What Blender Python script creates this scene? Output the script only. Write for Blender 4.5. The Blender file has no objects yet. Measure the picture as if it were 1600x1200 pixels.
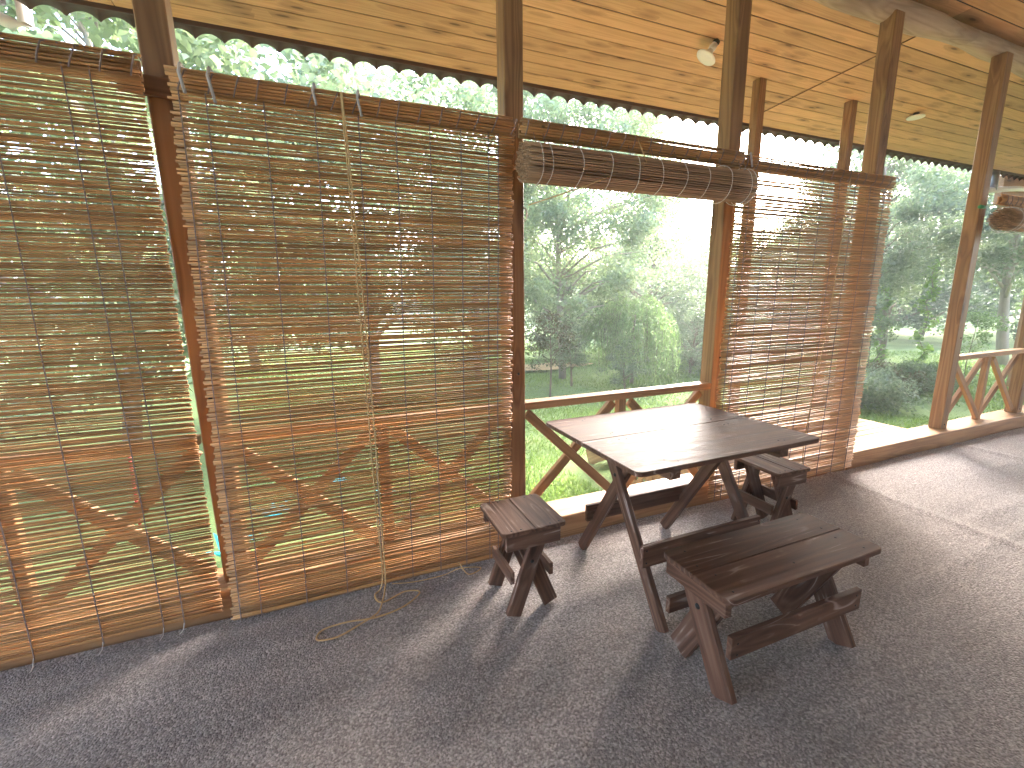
import bpy, bmesh, math, random
import numpy as np
from mathutils import Vector, Matrix
random.seed(7); rng = np.random.default_rng(7)
sc = bpy.context.scene
COL = sc.collection
R_ = math.radians

# ------------------------------------------------------------------ camera, world, sun, exposure
cd = bpy.data.cameras.new('camera'); cam = bpy.data.objects.new('camera', cd); COL.objects.link(cam)
cd.sensor_width = 36; cd.lens = 693 / 1600 * 36; cd.clip_start = .05; cd.clip_end = 900
H = 1.45
def cam_axes(vp1=(2530, 442), vpv=(845, 4200), f=693.):
    d1 = Vector((vp1[0]-800, -(vp1[1]-600), -f)).normalized()
    up = -Vector((vpv[0]-800, -(vpv[1]-600), -f)).normalized()
    X = (d1 - up*d1.dot(up)).normalized(); Y = up.cross(X)
    return Matrix((X, Y, up))
cam.matrix_world = Matrix.Translation((0, 0, H)) @ cam_axes().to_4x4()
sc.camera = cam
SUN_AZ = Vector((.82, .57, 0)).normalized(); SUN_EL = R_(33)
w = bpy.data.worlds.new('World'); sc.world = w; w.use_nodes = True
nt = w.node_tree; bg = nt.nodes['Background']
sky = nt.nodes.new('ShaderNodeTexSky'); sky.sky_type = 'NISHITA'; sky.sun_disc = False
sky.sun_elevation = SUN_EL; sky.sun_rotation = math.atan2(SUN_AZ.x, SUN_AZ.y)
sky.air_density = 1.0; sky.dust_density = 3.0; sky.ozone_density = 1.0
nt.links.new(sky.outputs[0], bg.inputs[0]); bg.inputs[1].default_value = .15
sd = bpy.data.lights.new('sun', 'SUN'); sun = bpy.data.objects.new('sun', sd); COL.objects.link(sun)
sd.energy = 1.3; sd.angle = R_(40); sd.color = (1, .98, .955)
sdir = Vector((SUN_AZ.x*math.cos(SUN_EL), SUN_AZ.y*math.cos(SUN_EL), math.sin(SUN_EL)))
sun.rotation_euler = sdir.to_track_quat('Z', 'Y').to_euler()
sc.view_settings.view_transform = 'Standard'; sc.view_settings.look = 'None'
sc.view_settings.exposure = 4.2; sc.view_settings.gamma = 1; sc.view_settings.use_curve_mapping = False
sc.cycles.max_bounces = 10; sc.cycles.diffuse_bounces = 6; sc.cycles.glossy_bounces = 3
sc.cycles.transparent_max_bounces = 8; sc.cycles.use_denoising = True
sc.cycles.sample_clamp_indirect = 6

# ------------------------------------------------------------------ materials
def newmat(name):
    m = bpy.data.materials.new(name); m.use_nodes = True
    return m, m.node_tree, m.node_tree.nodes['Principled BSDF']
def N(nt, t, **kw):
    n = nt.nodes.new(t)
    for k, v in kw.items():
        if k.startswith('i_'):
            n.inputs[k[2:].replace('_', ' ')].default_value = v
        else: setattr(n, k, v)
    return n
def ramp(nt, fac, stops):
    r = nt.nodes.new('ShaderNodeValToRGB'); e = r.color_ramp.elements
    while len(e) < len(stops): e.new(.5)
    for s, (p, c) in zip(e, stops):
        s.position = p; s.color = (*c, 1) if len(c) == 3 else c
    nt.links.new(fac, r.inputs[0]); return r.outputs[0]
def mix(nt, fac, a, b, mode='MIX'):
    m = nt.nodes.new('ShaderNodeMix'); m.data_type = 'RGBA'; m.blend_type = mode
    for s, v in ((m.inputs[0], fac), (m.inputs[6], a), (m.inputs[7], b)):
        if isinstance(v, (int, float)): s.default_value = v
        elif isinstance(v, tuple): s.default_value = (*v, 1)
        else: nt.links.new(v, s)
    return m.outputs[2]
def math_(nt, op, a, b=0.):
    m = nt.nodes.new('ShaderNodeMath'); m.operation = op
    for s, v in ((m.inputs[0], a), (m.inputs[1], b)):
        if isinstance(v, (int, float)): s.default_value = v
        else: nt.links.new(v, s)
    return m.outputs[0]
def wood(name, dark, mid, light, knot, rough=.6, knots=.5, var=.25, bump=.15, grain=1.0, spec=.4, lines=.5, knot_scale=(1.6, 7., 7.), worn=0.):
    """timber: long axis is the object's local X"""
    m, nt, b = newmat(name); L = nt.links.new
    tc = N(nt, 'ShaderNodeTexCoord'); oi = N(nt, 'ShaderNodeObjectInfo')
    off = N(nt, 'ShaderNodeVectorMath', operation='SCALE'); off.inputs[0].default_value = (37., 11., 23.); L(oi.outputs['Random'], off.inputs['Scale'])
    add = N(nt, 'ShaderNodeVectorMath', operation='ADD'); L(tc.outputs['Object'], add.inputs[0]); L(off.outputs[0], add.inputs[1])
    # knots
    mk = N(nt, 'ShaderNodeMapping'); mk.inputs['Scale'].default_value = knot_scale; L(add.outputs[0], mk.inputs[0])
    vo = N(nt, 'ShaderNodeTexVoronoi', feature='F1'); vo.inputs['Scale'].default_value = 1.0; L(mk.outputs[0], vo.inputs['Vector'])
    vs = N(nt, 'ShaderNodeSeparateColor'); L(vo.outputs['Color'], vs.inputs[0])
    has = math_(nt, 'GREATER_THAN', vs.outputs[0], 1 - knots)
    kd = vo.outputs['Distance']
    near = ramp(nt, kd, [(0., (1, 1, 1)), (.22, (.8, .8, .8)), (.5, (0, 0, 0))])
    kf = math_(nt, 'MULTIPLY', has, near)
    core = math_(nt, 'MULTIPLY', has, ramp(nt, kd, [(0., (1, 1, 1)), (.10, (.9, .9, .9)), (.17, (0, 0, 0))]))
    # grain
    mg = N(nt, 'ShaderNodeMapping'); mg.inputs['Scale'].default_value = (1.1*grain, 26*grain, 26*grain); L(add.outputs[0], mg.inputs[0])
    n1 = N(nt, 'ShaderNodeTexNoise', i_Scale=1.0, i_Detail=5., i_Roughness=.6, i_Distortion=.6); L(mg.outputs[0], n1.inputs['Vector'])
    mw = N(nt, 'ShaderNodeMapping'); mw.inputs['Scale'].default_value = (.42, 8., 8.); L(add.outputs[0], mw.inputs[0])
    nw = N(nt, 'ShaderNodeTexNoise', i_Scale=1.0, i_Detail=2., i_Roughness=.5, i_Distortion=.3); L(mw.outputs[0], nw.inputs['Vector'])
    rings = math_(nt, 'ADD', math_(nt, 'MULTIPLY', nw.outputs[0], 9.), math_(nt, 'MULTIPLY', kf, 1.4))
    wv = math_(nt, 'ABSOLUTE', math_(nt, 'SUBTRACT', math_(nt, 'FRACT', rings), .5)); wv = math_(nt, 'MULTIPLY', wv, 2.)
    g = math_(nt, 'ADD', math_(nt, 'MULTIPLY', n1.outputs[0], 1 - lines), math_(nt, 'MULTIPLY', wv, lines))
    c = ramp(nt, g, [(.15, dark), (.5, mid), (.9, light)])
    if worn:
        nz_ = N(nt, 'ShaderNodeTexNoise', i_Scale=5.5, i_Detail=3.); L(add.outputs[0], nz_.inputs['Vector'])
        wm = math_(nt, 'MULTIPLY', ramp(nt, nz_.outputs[0], [(.52, (0, 0, 0)), (.66, (1, 1, 1))]), ramp(nt, wv, [(.80, (0, 0, 0)), (.95, (1, 1, 1))]))
        c = mix(nt, math_(nt, 'MULTIPLY', wm, worn), c, (.50, .40, .36))
    c = mix(nt, math_(nt, 'MULTIPLY', kf, .55), c, knot); c = mix(nt, math_(nt, 'MULTIPLY', core, .85), c, tuple(k*.45 for k in knot))
    # broad staining and board-to-board difference
    n2 = N(nt, 'ShaderNodeTexNoise', i_Scale=2.2, i_Detail=3.); L(add.outputs[0], n2.inputs['Vector'])
    v = math_(nt, 'ADD', math_(nt, 'MULTIPLY', oi.outputs['Random'], var), math_(nt, 'MULTIPLY', n2.outputs[0], var))
    hv = N(nt, 'ShaderNodeHueSaturation'); L(c, hv.inputs['Color']); L(math_(nt, 'ADD', v, 1 - var), hv.inputs['Value'])
    L(hv.outputs[0], b.inputs['Base Color'])
    b.inputs['Roughness'].default_value = rough; b.inputs['Specular IOR Level'].default_value = spec
    rr = math_(nt, 'ADD', math_(nt, 'MULTIPLY', g, .25), rough - .12); L(rr, b.inputs['Roughness'])
    bp = N(nt, 'ShaderNodeBump', i_Strength=bump, i_Distance=.004); L(g, bp.inputs['Height']); L(bp.outputs[0], b.inputs['Normal'])
    return m
M = {}
M['pine'] = wood('pine_ceiling', (.49, .265, .13), (.60, .345, .175), (.68, .425, .235), (.20, .085, .035), rough=.55, knots=.55, var=.34, lines=.4, knot_scale=(3.0, 12, 12), grain=1.6)
M['post'] = wood('stained_post', (.18, .086, .036), (.28, .145, .062), (.37, .205, .095), (.10, .035, .015), rough=.5, knots=.5, var=.25, knot_scale=(2.4, 9, 9))
M['rail'] = wood('stained_rail', (.29, .145, .062), (.40, .215, .098), (.50, .295, .145), (.15, .06, .03), rough=.5, knots=.4, var=.25)
M['deck'] = wood('deck_board', (.42, .24, .13), (.55, .34, .19), (.63, .42, .26), (.25, .12, .06), rough=.7, knots=.3, var=.2)
M['walnut'] = wood('walnut_stained_board', (.045, .020, .012), (.13, .062, .04), (.25, .145, .10), (.05, .02, .012), rough=.54, knots=.25, var=.3, bump=.35, spec=.26, lines=.30, knot_scale=(2.6, 9, 9), grain=2.0, worn=.65)
M['log'] = wood('peeled_log', (.26, .185, .13), (.42, .32, .235), (.54, .43, .33), (.18, .12, .09), rough=.7, knots=.35, var=.1, bump=.5, lines=.3, knot_scale=(1.5, 2.5, 2.5))
M['slab'] = wood('dark_plank', (.10, .045, .02), (.16, .075, .035), (.22, .11, .055), (.05, .02, .01), rough=.6, knots=.3, var=.2)

def reed_mat(name, dark, mid, light):
    m, nt, b = newmat(name); L = nt.links.new
    tc = N(nt, 'ShaderNodeTexCoord'); oi = N(nt, 'ShaderNodeObjectInfo')
    off = N(nt, 'ShaderNodeVectorMath', operation='SCALE'); off.inputs[0].default_value = (91., 17., 5.); L(oi.outputs['Random'], off.inputs['Scale'])
    add = N(nt, 'ShaderNodeVectorMath', operation='ADD'); L(tc.outputs['Object'], add.inputs[0]); L(off.outputs[0], add.inputs[1])
    mp = N(nt, 'ShaderNodeMapping'); mp.inputs['Scale'].default_value = (5., 60., 60.); L(add.outputs[0], mp.inputs[0])
    n = N(nt, 'ShaderNodeTexNoise', i_Scale=1., i_Detail=4., i_Roughness=.65); L(mp.outputs[0], n.inputs['Vector'])
    base = mix(nt, n.outputs[0], dark, light)
    base = mix(nt, math_(nt, 'MULTIPLY', oi.outputs['Random'], .8), base, mid)
    mn = N(nt, 'ShaderNodeMapping'); mn.inputs['Scale'].default_value = (4.2, .01, .01); L(add.outputs[0], mn.inputs[0])
    vo = N(nt, 'ShaderNodeTexVoronoi', feature='F1'); vo.inputs['Scale'].default_value = 1.; L(mn.outputs[0], vo.inputs['Vector'])
    node = ramp(nt, vo.outputs['Distance'], [(0., (1, 1, 1)), (.022, (.9, .9, .9)), (.05, (0, 0, 0))])
    base = mix(nt, math_(nt, 'MULTIPLY', node, .72), base, (.07, .03, .015))
    hv = N(nt, 'ShaderNodeHueSaturation'); L(base, hv.inputs['Color'])
    wn = N(nt, 'ShaderNodeTexWhiteNoise', noise_dimensions='1D'); L(oi.outputs['Random'], wn.inputs['W'])
    L(math_(nt, 'ADD', math_(nt, 'MULTIPLY', wn.outputs[0], .65), .62), hv.inputs['Value'])
    L(hv.outputs[0], b.inputs['Base Color']); b.inputs['Roughness'].default_value = .42; b.inputs['Specular IOR Level'].default_value = .5
    tr = N(nt, 'ShaderNodeBsdfTranslucent'); L(hv.outputs[0], tr.inputs[0])
    ms = N(nt, 'ShaderNodeMixShader'); ms.inputs[0].default_value = .07
    out = nt.nodes['Material Output']; L(b.outputs[0], ms.inputs[1]); L(tr.outputs[0], ms.inputs[2]); L(ms.outputs[0], out.inputs[0])
    return m
M['reed'] = reed_mat('dry_reed', (.41, .165, .055), (.58, .28, .10), (.72, .43, .175))
M['reed_grey'] = reed_mat('weathered_reed', (.30, .155, .08), (.44, .26, .145), (.60, .38, .23))

def plain(name, col, rough=.7, noise=0., scale=30., spec=.4, metal=0., bump=0., nz=(1, 1, 1)):
    m, nt, b = newmat(name)
    tc = N(nt, 'ShaderNodeTexCoord'); mp = N(nt, 'ShaderNodeMapping'); mp.inputs['Scale'].default_value = nz
    nt.links.new(tc.outputs['Object'], mp.inputs[0])
    n = N(nt, 'ShaderNodeTexNoise', i_Scale=scale, i_Detail=4.); nt.links.new(mp.outputs[0], n.inputs['Vector'])
    c = mix(nt, n.outputs[0], tuple(v*(1-noise) for v in col), tuple(min(1, v*(1+noise)) for v in col))
    nt.links.new(c, b.inputs['Base Color'])
    b.inputs['Roughness'].default_value = rough; b.inputs['Specular IOR Level'].default_value = spec; b.inputs['Metallic'].default_value = metal
    if bump:
        bp = N(nt, 'ShaderNodeBump', i_Strength=bump, i_Distance=.003); nt.links.new(n.outputs[0], bp.inputs['Height']); nt.links.new(bp.outputs[0], b.inputs['Normal'])
    return m
M['cord'] = plain('cotton_cord', (.30, .22, .20), .9, .25, 300.)
M['cord_white'] = plain('white_cord', (.68, .62, .57), .9, .15, 300.)
M['rope'] = plain('tan_rope', (.62, .41, .20), .85, .35, 400., bump=.4)
M['tie'] = plain('cloth_tie', (.55, .50, .48), .9, .15, 60.)
M['screw'] = plain('screw_head', (.03, .026, .025), .45, .2, 50., metal=.6)
M['lampshade'] = plain('white_lamp_plastic', (.82, .80, .74), .35, .03, 5.)
M['lamp_socket'] = plain('white_ceramic', (.75, .73, .70), .4, .03, 5.)
M['black'] = plain('black_plastic', (.02, .02, .02), .5, .1, 20.)
M['sheet'] = plain('brown_roof_sheet', (.085, .045, .035), .5, .25, 12.)
M['pipe'] = plain('white_plastic_pipe', (.75, .72, .70), .4, .06, 20.)
M['pipe_grey'] = plain('grey_metal_strap', (.20, .19, .21), .4, .1, 20.)
M['green_tape'] = plain('green_plastic', (.05, .30, .12), .5, .1, 20.)
M['turq'] = plain('turquoise_plastic', (.02, .52, .60), .4, .08, 15.)
M['red'] = plain('red_paint', (.5, .03, .02), .5, .1, 15.)
M['trunk'] = plain('bark', (.22, .17, .125), .9, .45, 14., bump=.8, nz=(1, 1, .25))
M['trunk_pale'] = plain('pale_bark', (.36, .31, .26), .9, .3, 14., bump=.6, nz=(1, 1, .25))

def leaf_mat(name, a, b_, c, rough=.42, spec=.5, tr=.48):
    m, nt, b = newmat(name); L = nt.links.new
    ge = N(nt, 'ShaderNodeNewGeometry'); tc = N(nt, 'ShaderNodeTexCoord')
    n = N(nt, 'ShaderNodeTexNoise', i_Scale=.9, i_Detail=2.); L(tc.outputs['Object'], n.inputs['Vector'])
    f = math_(nt, 'ADD', math_(nt, 'MULTIPLY', ge.outputs['Random Per Island'], .6), math_(nt, 'SUBTRACT', math_(nt, 'MULTIPLY', n.outputs[0], 1.2), .4))
    col = ramp(nt, f, [(.1, a), (.5, b_), (.92, c)])
    L(col, b.inputs['Base Color']); b.inputs['Roughness'].default_value = rough; b.inputs['Specular IOR Level'].default_value = spec
    t = N(nt, 'ShaderNodeBsdfTranslucent'); L(mix(nt, 1., col, (1.15, 1.28, .85), 'MULTIPLY'), t.inputs[0])
    ms = N(nt, 'ShaderNodeMixShader'); ms.inputs[0].default_value = tr
    L(b.outputs[0], ms.inputs[1]); L(t.outputs[0], ms.inputs[2]); L(ms.outputs[0], nt.nodes['Material Output'].inputs[0])
    return m
M['leaf'] = leaf_mat('leaf_mid_green', (.10, .14, .07), (.145, .19, .10), (.20, .26, .13))
M['leaf_silver'] = leaf_mat('leaf_silver_green', (.15, .185, .125), (.21, .25, .175), (.29, .335, .235), rough=.36)
M['leaf_pale'] = leaf_mat('leaf_pale', (.24, .285, .19), (.33, .38, .26), (.44, .49, .35))
M['leaf_dark'] = leaf_mat('leaf_dark_green', (.05, .08, .04), (.08, .12, .06), (.12, .17, .08))
M['leaf_bright'] = leaf_mat('leaf_yellow_green', (.12, .20, .04), (.20, .31, .06), (.28, .40, .09))
M['leaf_willow'] = leaf_mat('leaf_willow', (.19, .27, .11), (.26, .36, .15), (.33, .43, .20), tr=.36)
M['leaf_red'] = leaf_mat('leaf_rusty', (.12, .08, .05), (.13, .13, .07), (.13, .17, .08))
M['grassblade'] = leaf_mat('grass_blade', (.14, .20, .06), (.20, .28, .09), (.27, .36, .12), rough=.6)

# carpet
m, nt, b = newmat('loop_carpet'); L = nt.links.new
tc = N(nt, 'ShaderNodeTexCoord')
n1 = N(nt, 'ShaderNodeTexNoise', i_Scale=108., i_Detail=3., i_Roughness=.7); L(tc.outputs['Object'], n1.inputs['Vector'])
v1 = N(nt, 'ShaderNodeTexVoronoi', feature='F1'); v1.inputs['Scale'].default_value = 145.; L(tc.outputs['Object'], v1.inputs['Vector'])
n2 = N(nt, 'ShaderNodeTexNoise', i_Scale=2.0, i_Detail=4.); L(tc.outputs['Object'], n2.inputs['Vector'])
mp = N(nt, 'ShaderNodeMapping'); mp.inputs['Scale'].default_value = (30, 3, 1); L(tc.outputs['Object'], mp.inputs[0])
c = ramp(nt, n1.outputs[0], [(.30, (.10, .078, .072)), (.47, (.27, .232, .218)), (.66, (.58, .515, .485))])
vs = N(nt, 'ShaderNodeSeparateColor'); L(v1.outputs['Color'], vs.inputs[0])
c = mix(nt, .45, c, ramp(nt, vs.outputs[0], [(.2, (.12, .095, .088)), (.6, (.29, .25, .235)), (.95, (.64, .57, .535))]))
hv = N(nt, 'ShaderNodeHueSaturation'); L(c, hv.inputs['Color']); mp.inputs['Scale'].default_value = (.7, 9., 1.); n3 = N(nt, 'ShaderNodeTexNoise', i_Scale=1., i_Detail=4.); L(mp.outputs[0], n3.inputs['Vector'])
L(math_(nt, 'ADD', math_(nt, 'ADD', math_(nt, 'MULTIPLY', n2.outputs[0], .5), math_(nt, 'MULTIPLY', n3.outputs[0], .45)), .54), hv.inputs['Value'])
L(hv.outputs[0], b.inputs['Base Color']); b.inputs['Roughness'].default_value = .95; b.inputs['Specular IOR Level'].default_value = .15
b.inputs['Sheen Weight'].default_value = .25; b.inputs['Sheen Roughness'].default_value = .5
bp = N(nt, 'ShaderNodeBump', i_Strength=.9, i_Distance=.006); L(math_(nt, 'ADD', n1.outputs[0], math_(nt, 'MULTIPLY', v1.outputs['Distance'], -1.)), bp.inputs['Height']); L(bp.outputs[0], b.inputs['Normal'])
M['carpet'] = m
# lawn
m, nt, b = newmat('lawn_ground'); L = nt.links.new
tc = N(nt, 'ShaderNodeTexCoord')
n1 = N(nt, 'ShaderNodeTexNoise', i_Scale=.55, i_Detail=6., i_Roughness=.6); L(tc.outputs['Object'], n1.inputs['Vector'])
n2 = N(nt, 'ShaderNodeTexNoise', i_Scale=22., i_Detail=5., i_Roughness=.7); L(tc.outputs['Object'], n2.inputs['Vector'])
c = ramp(nt, n1.outputs[0], [(.3, (.12, .175, .055)), (.5, (.17, .25, .08)), (.62, (.23, .31, .10)), (.78, (.33, .32, .14))])
c = mix(nt, n2.outputs[0], mix(nt, 1., c, (.55, .55, .5), 'MULTIPLY'), mix(nt, 1., c, (1.4, 1.4, 1.3), 'MULTIPLY'))
L(c, b.inputs['Base Color']); b.inputs['Roughness'].default_value = .9
bp = N(nt, 'ShaderNodeBump', i_Strength=.8, i_Distance=.03); L(n2.outputs[0], bp.inputs['Height']); L(bp.outputs[0], b.inputs['Normal'])
M['lawn'] = m
M['soil'] = plain('dry_straw_soil', (.42, .30, .15), .95, .35, 9., bump=.6)
M['concrete'] = plain('pale_concrete', (.46, .42, .38), .85, .15, 6., bump=.3)

# ------------------------------------------------------------------ object helpers
def link(o, parent=None):
    COL.objects.link(o)
    if parent: o.parent = parent
    return o
def tag(o, label=None, cat=None, group=None, kind=None):
    if label: o['label'] = label
    if cat: o['category'] = cat
    if group: o['group'] = group
    if kind: o['kind'] = kind
    return o
def empty(name, loc, label=None, cat=None, group=None, kind=None):
    o = bpy.data.objects.new(name, None); o.empty_display_size = .1; o.location = loc
    return tag(link(o), label, cat, group, kind)
def mesh_obj(name, verts, faces, mat, parent=None, smooth=False, loc=None):
    me = bpy.data.meshes.new(name)
    if isinstance(verts, np.ndarray):
        fa = np.asarray(faces, dtype=np.int32); k = fa.shape[1]
        me.vertices.add(len(verts)); me.vertices.foreach_set('co', verts.astype(np.float32).ravel())
        me.loops.add(fa.size); me.loops.foreach_set('vertex_index', fa.ravel())
        me.polygons.add(len(fa)); me.polygons.foreach_set('loop_start', np.arange(0, fa.size, k, dtype=np.int32))
        me.update(calc_edges=True)
    else:
        me.from_pydata(verts, [], faces); me.update()
    me.materials.append(mat)
    if smooth: me.polygons.foreach_set('use_smooth', [True]*len(me.polygons))
    o = bpy.data.objects.new(name, me); link(o, parent)
    if loc is not None: o.location = loc
    return o
def rel(parent, p):
    p = Vector(p)
    return p - parent.location if parent else p
_boxes = {}
def box_mesh(l, w, t, c, taper=None):
    key = (round(l, 3), round(w, 4), round(t, 4), round(c, 4), taper)
    if key in _boxes: return _boxes[key]
    bm = bmesh.new(); bmesh.ops.create_cube(bm, size=1.)
    for v in bm.verts: v.co = Vector((v.co.x*l, v.co.y*w, v.co.z*t))
    if taper:   # pull in the -z corners of both ends (a cleat with sloping ends)
        for v in bm.verts:
            if v.co.z < 0: v.co.x *= (l/2 - taper)/(l/2)
    if c: bmesh.ops.bevel(bm, geom=bm.edges[:], offset=c, segments=1, affect='EDGES')
    me = bpy.data.meshes.new('board'); bm.to_mesh(me); bm.free(); _boxes[key] = me
    return me
def plank(name, p0, p1, w, t, mat, parent=None, wdir=(0, 0, 1), c=.002, taper=None, roll=0):
    """board from p0 to p1; width w runs along wdir"""
    p0 = Vector(p0); p1 = Vector(p1); x = (p1-p0); l = x.length; x.normalize()
    y = Vector(wdir); y = (y - x*y.dot(x)).normalized(); z = x.cross(y)
    me = box_mesh(l, w, t, c, taper)
    if not me.materials: me.materials.append(mat)
    elif me.materials[0] != mat:
        me = me.copy(); me.materials.clear(); me.materials.append(mat)
    o = bpy.data.objects.new(name, me); link(o, parent)
    mw = Matrix((x, y, z)).transposed()
    if roll: mw = mw @ Matrix.Rotation(roll, 3, 'X')
    o.matrix_local = Matrix.Translation(rel(parent, (p0+p1)/2)) @ mw.to_4x4()
    return o
def tube_data(pts, rad, n=6, caps=True):
    pts = [Vector(p) for p in pts]; V = []; F = []
    if isinstance(rad, (int, float)): rad = [rad]*len(pts)
    prev = None
    for i, p in enumerate(pts):
        d = (pts[min(i+1, len(pts)-1)] - pts[max(i-1, 0)]).normalized()
        a = prev if prev is not None else (Vector((0, 0, 1)) if abs(d.z) < .9 else Vector((1, 0, 0)))
        a = (a - d*a.dot(d)).normalized(); prev = a; b2 = d.cross(a)
        for k in range(n):
            th = 2*math.pi*k/n; V.append(p + (a*math.cos(th) + b2*math.sin(th))*rad[i])
    for i in range(len(pts)-1):
        for k in range(n):
            F.append((i*n+k, i*n+(k+1) % n, (i+1)*n+(k+1) % n, (i+1)*n+k))
    if caps:
        F.append(tuple(range(n))[::-1]); F.append(tuple((len(pts)-1)*n+k for k in range(n)))
    return V, F
def tube(name, pts, rad, mat, parent=None, n=6, smooth=True):
    pts = [rel(parent, p) for p in pts]
    V, F = tube_data(pts, rad, n)
    return mesh_obj(name, [tuple(v) for v in V], F, mat, parent, smooth)
def merge(lst):
    V = []; F = []
    for v, f in lst:
        o = len(V); V += [tuple(x) for x in v]; F += [tuple(i+o for i in q) for q in f]
    return V, F
def lathe(name, prof, loc, mat, parent=None, n=32, rot=None):
    V = []; F = []
    for r, z in prof:
        for k in range(n):
            a = 2*math.pi*k/n; V.append((r*math.cos(a), r*math.sin(a), z))
    for i in range(len(prof)-1):
        for k in range(n): F.append((i*n+k, i*n+(k+1) % n, (i+1)*n+(k+1) % n, (i+1)*n+k))
    o = mesh_obj(name, V, F, mat, parent, True); o.location = rel(parent, loc)
    if rot: o.rotation_euler = rot
    return o
def copy_tree(o, parent=None):
    c = o.copy(); COL.objects.link(c)
    if parent: c.parent = parent
    for ch in list(o.children): copy_tree(ch, c)
    return c

# ------------------------------------------------------------------ setting: ground
GZ = -.55
g = 240; xs = np.linspace(-1, 1, g); xs = np.sign(xs)*np.abs(xs)**2.6*110
gx, gy = np.meshgrid(xs+5, xs+8); gz = np.full_like(gx, GZ)
gz = gz + .05*np.sin(gx*.7+1)*np.sin(gy*.9) + .03*np.sin(gx*1.9+gy*1.3)
gz = np.where((gx > -9) & (gx < 20) & (gy < 4.6), GZ-.02, gz)
V = np.stack([gx, gy, gz], -1).reshape(-1, 3); i = np.arange(g-1); ii, jj = np.meshgrid(i, i)
q = (jj*g+ii).ravel(); F = np.stack([q, q+1, q+g+1, q+g], -1)
tag(mesh_obj('ground', V, F, M['lawn'], smooth=True), 'sunlit green lawn stretching away beyond the veranda', kind='structure')
def patch(name, cx, cy, rx, ry, z, mat, seed):
    r = random.Random(seed); n = 40; V = [(cx, cy, z)]; F = []
    ph = [r.uniform(0, 6) for _ in range(4)]
    for k in range(n):
        a = 2*math.pi*k/n; s = 1+.18*math.sin(2*a+ph[0])+.12*math.sin(5*a+ph[1])+.06*math.sin(9*a+ph[2])
        V.append((cx+rx*s*math.cos(a), cy+ry*s*math.sin(a), z-.05)); F.append((0, k+1, (k+1) % n+1))
    return tag(mesh_obj(name, V, F, mat), kind='structure')
patch('path', 5.6, 11.4, 1.3, .7, GZ+.12, M['soil'], 3)
tag(plank('path', (-6, 2.95, GZ+.02), (2.2, 2.95, GZ+.02), .95, .06, M['concrete'], None, (0, 1, 0)), 'pale concrete walk along the foot of the veranda', kind='structure')

# carpet floor
FX0, FX1, FY0 = -7., 17., -3.6
cxs = np.unique(np.concatenate([np.linspace(FX0, -2.2, 20), np.linspace(-2.2, 7.2, 330), np.linspace(7.2, FX1, 40)]))
cys = np.unique(np.concatenate([np.linspace(FY0, -.5, 16), np.linspace(-.5, 2.20, 130)]))
X, Y = np.meshgrid(cxs, cys)
def ridge(X, Y, x0, slope, wd, h, wob):
    c = x0 + slope*(Y-2.2) + wob*np.sin(Y*3.1)
    return h*np.exp(-((X-c)/wd)**2)
Z = ridge(X, Y, 3.69, .09, .03, .010, .02) + ridge(X, Y, 3.73, .09, .12, .005, .02) + ridge(X, Y, 5.58, .02, .05, .012, .015)
for k in range(7):      # faint long waves left by laying the carpet, running along the veranda
    y0 = 1.9 - k*.28; Z = Z + .0085*np.exp(-((Y-y0-.05*np.sin(X*1.3+k)-.04*(X-2)*(k % 2-.5))/.035)**2)*(.5+.5*np.sin(X*.9+k*1.7))
Z = Z + .0025*np.sin(X*3.1+Y*2)*np.sin(Y*4.3-X) + .010*np.clip((Y-2.12)/.08, 0, 1)*(.5+.5*np.sin(X*4.2))
V = np.stack([X, Y, Z], -1).reshape(-1, 3); nx = len(cxs); ny = len(cys)
ii, jj = np.meshgrid(np.arange(nx-1), np.arange(ny-1)); q = (jj*nx+ii).ravel(); F = np.stack([q, q+1, q+nx+1, q+nx], -1)
tag(mesh_obj('floor', V, F, M['carpet'], smooth=True), 'grey brown looped carpet covering the veranda floor', kind='structure')
# slab under it
fd = tag(mesh_obj('floor', [(FX0, FY0, -.02), (FX1, FY0, -.02), (FX1, 2.44, -.02), (FX0, 2.44, -.02), (FX0, FY0, -.6), (FX1, FY0, -.6), (FX1, 2.44, -.6), (FX0, 2.44, -.6)],
    [(0, 1, 2, 3), (0, 4, 5, 1), (1, 5, 6, 2), (2, 6, 7, 3), (3, 7, 4, 0)], M['concrete']), 'concrete base below the carpet', kind='structure')

# unseen wall assumed behind the camera, closed full length to cut fill light
WX = FX1
wl = tag(mesh_obj('wall', [(FX0, FY0-.1, 0), (WX, FY0-.1, 0), (WX, FY0-.1, 3.8), (FX0, FY0-.1, 3.8), (FX0, FY0-.3, 0), (WX, FY0-.3, 0), (WX, FY0-.3, 3.8), (FX0, FY0-.3, 3.8)],
    [(0, 3, 2, 1), (4, 5, 6, 7), (0, 4, 7, 3), (1, 2, 6, 5), (3, 7, 6, 2)], plain('tan_wall', (.50, .38, .27), .8, .05, 3.)), 'unseen tan wall assumed along the back of the veranda to cut fill light', kind='structure')

# ------------------------------------------------------------------ ceiling
def cz(y): return 3.60 - .054*(y-2.3)
ceil = empty('ceiling', (0, 0, 3.47), 'sloping ceiling of knotty pine boards', kind='structure')
bw = .160; slope = math.atan(.054)
joints = [-7.2, -1.2, 4.78, 10.78, 16.78]
y = 4.325; row = 0
while y > FY0:
    yc = y - bw/2
    js = joints if y > 2.3 else [j + (1.62 if row % 1 == 0 else 0) for j in joints]
    for a, b_ in zip(js[:-1], js[1:]):
        dz = random.uniform(-.0012, .0012)
        plank('board', (a+.003, yc, cz(yc)+.003+dz), (b_-.003, yc, cz(yc)+.003+dz), bw-.0085, .006, M['pine'], ceil, (0, 1, -.054), c=.002)
    y -= bw; row += 1
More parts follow.
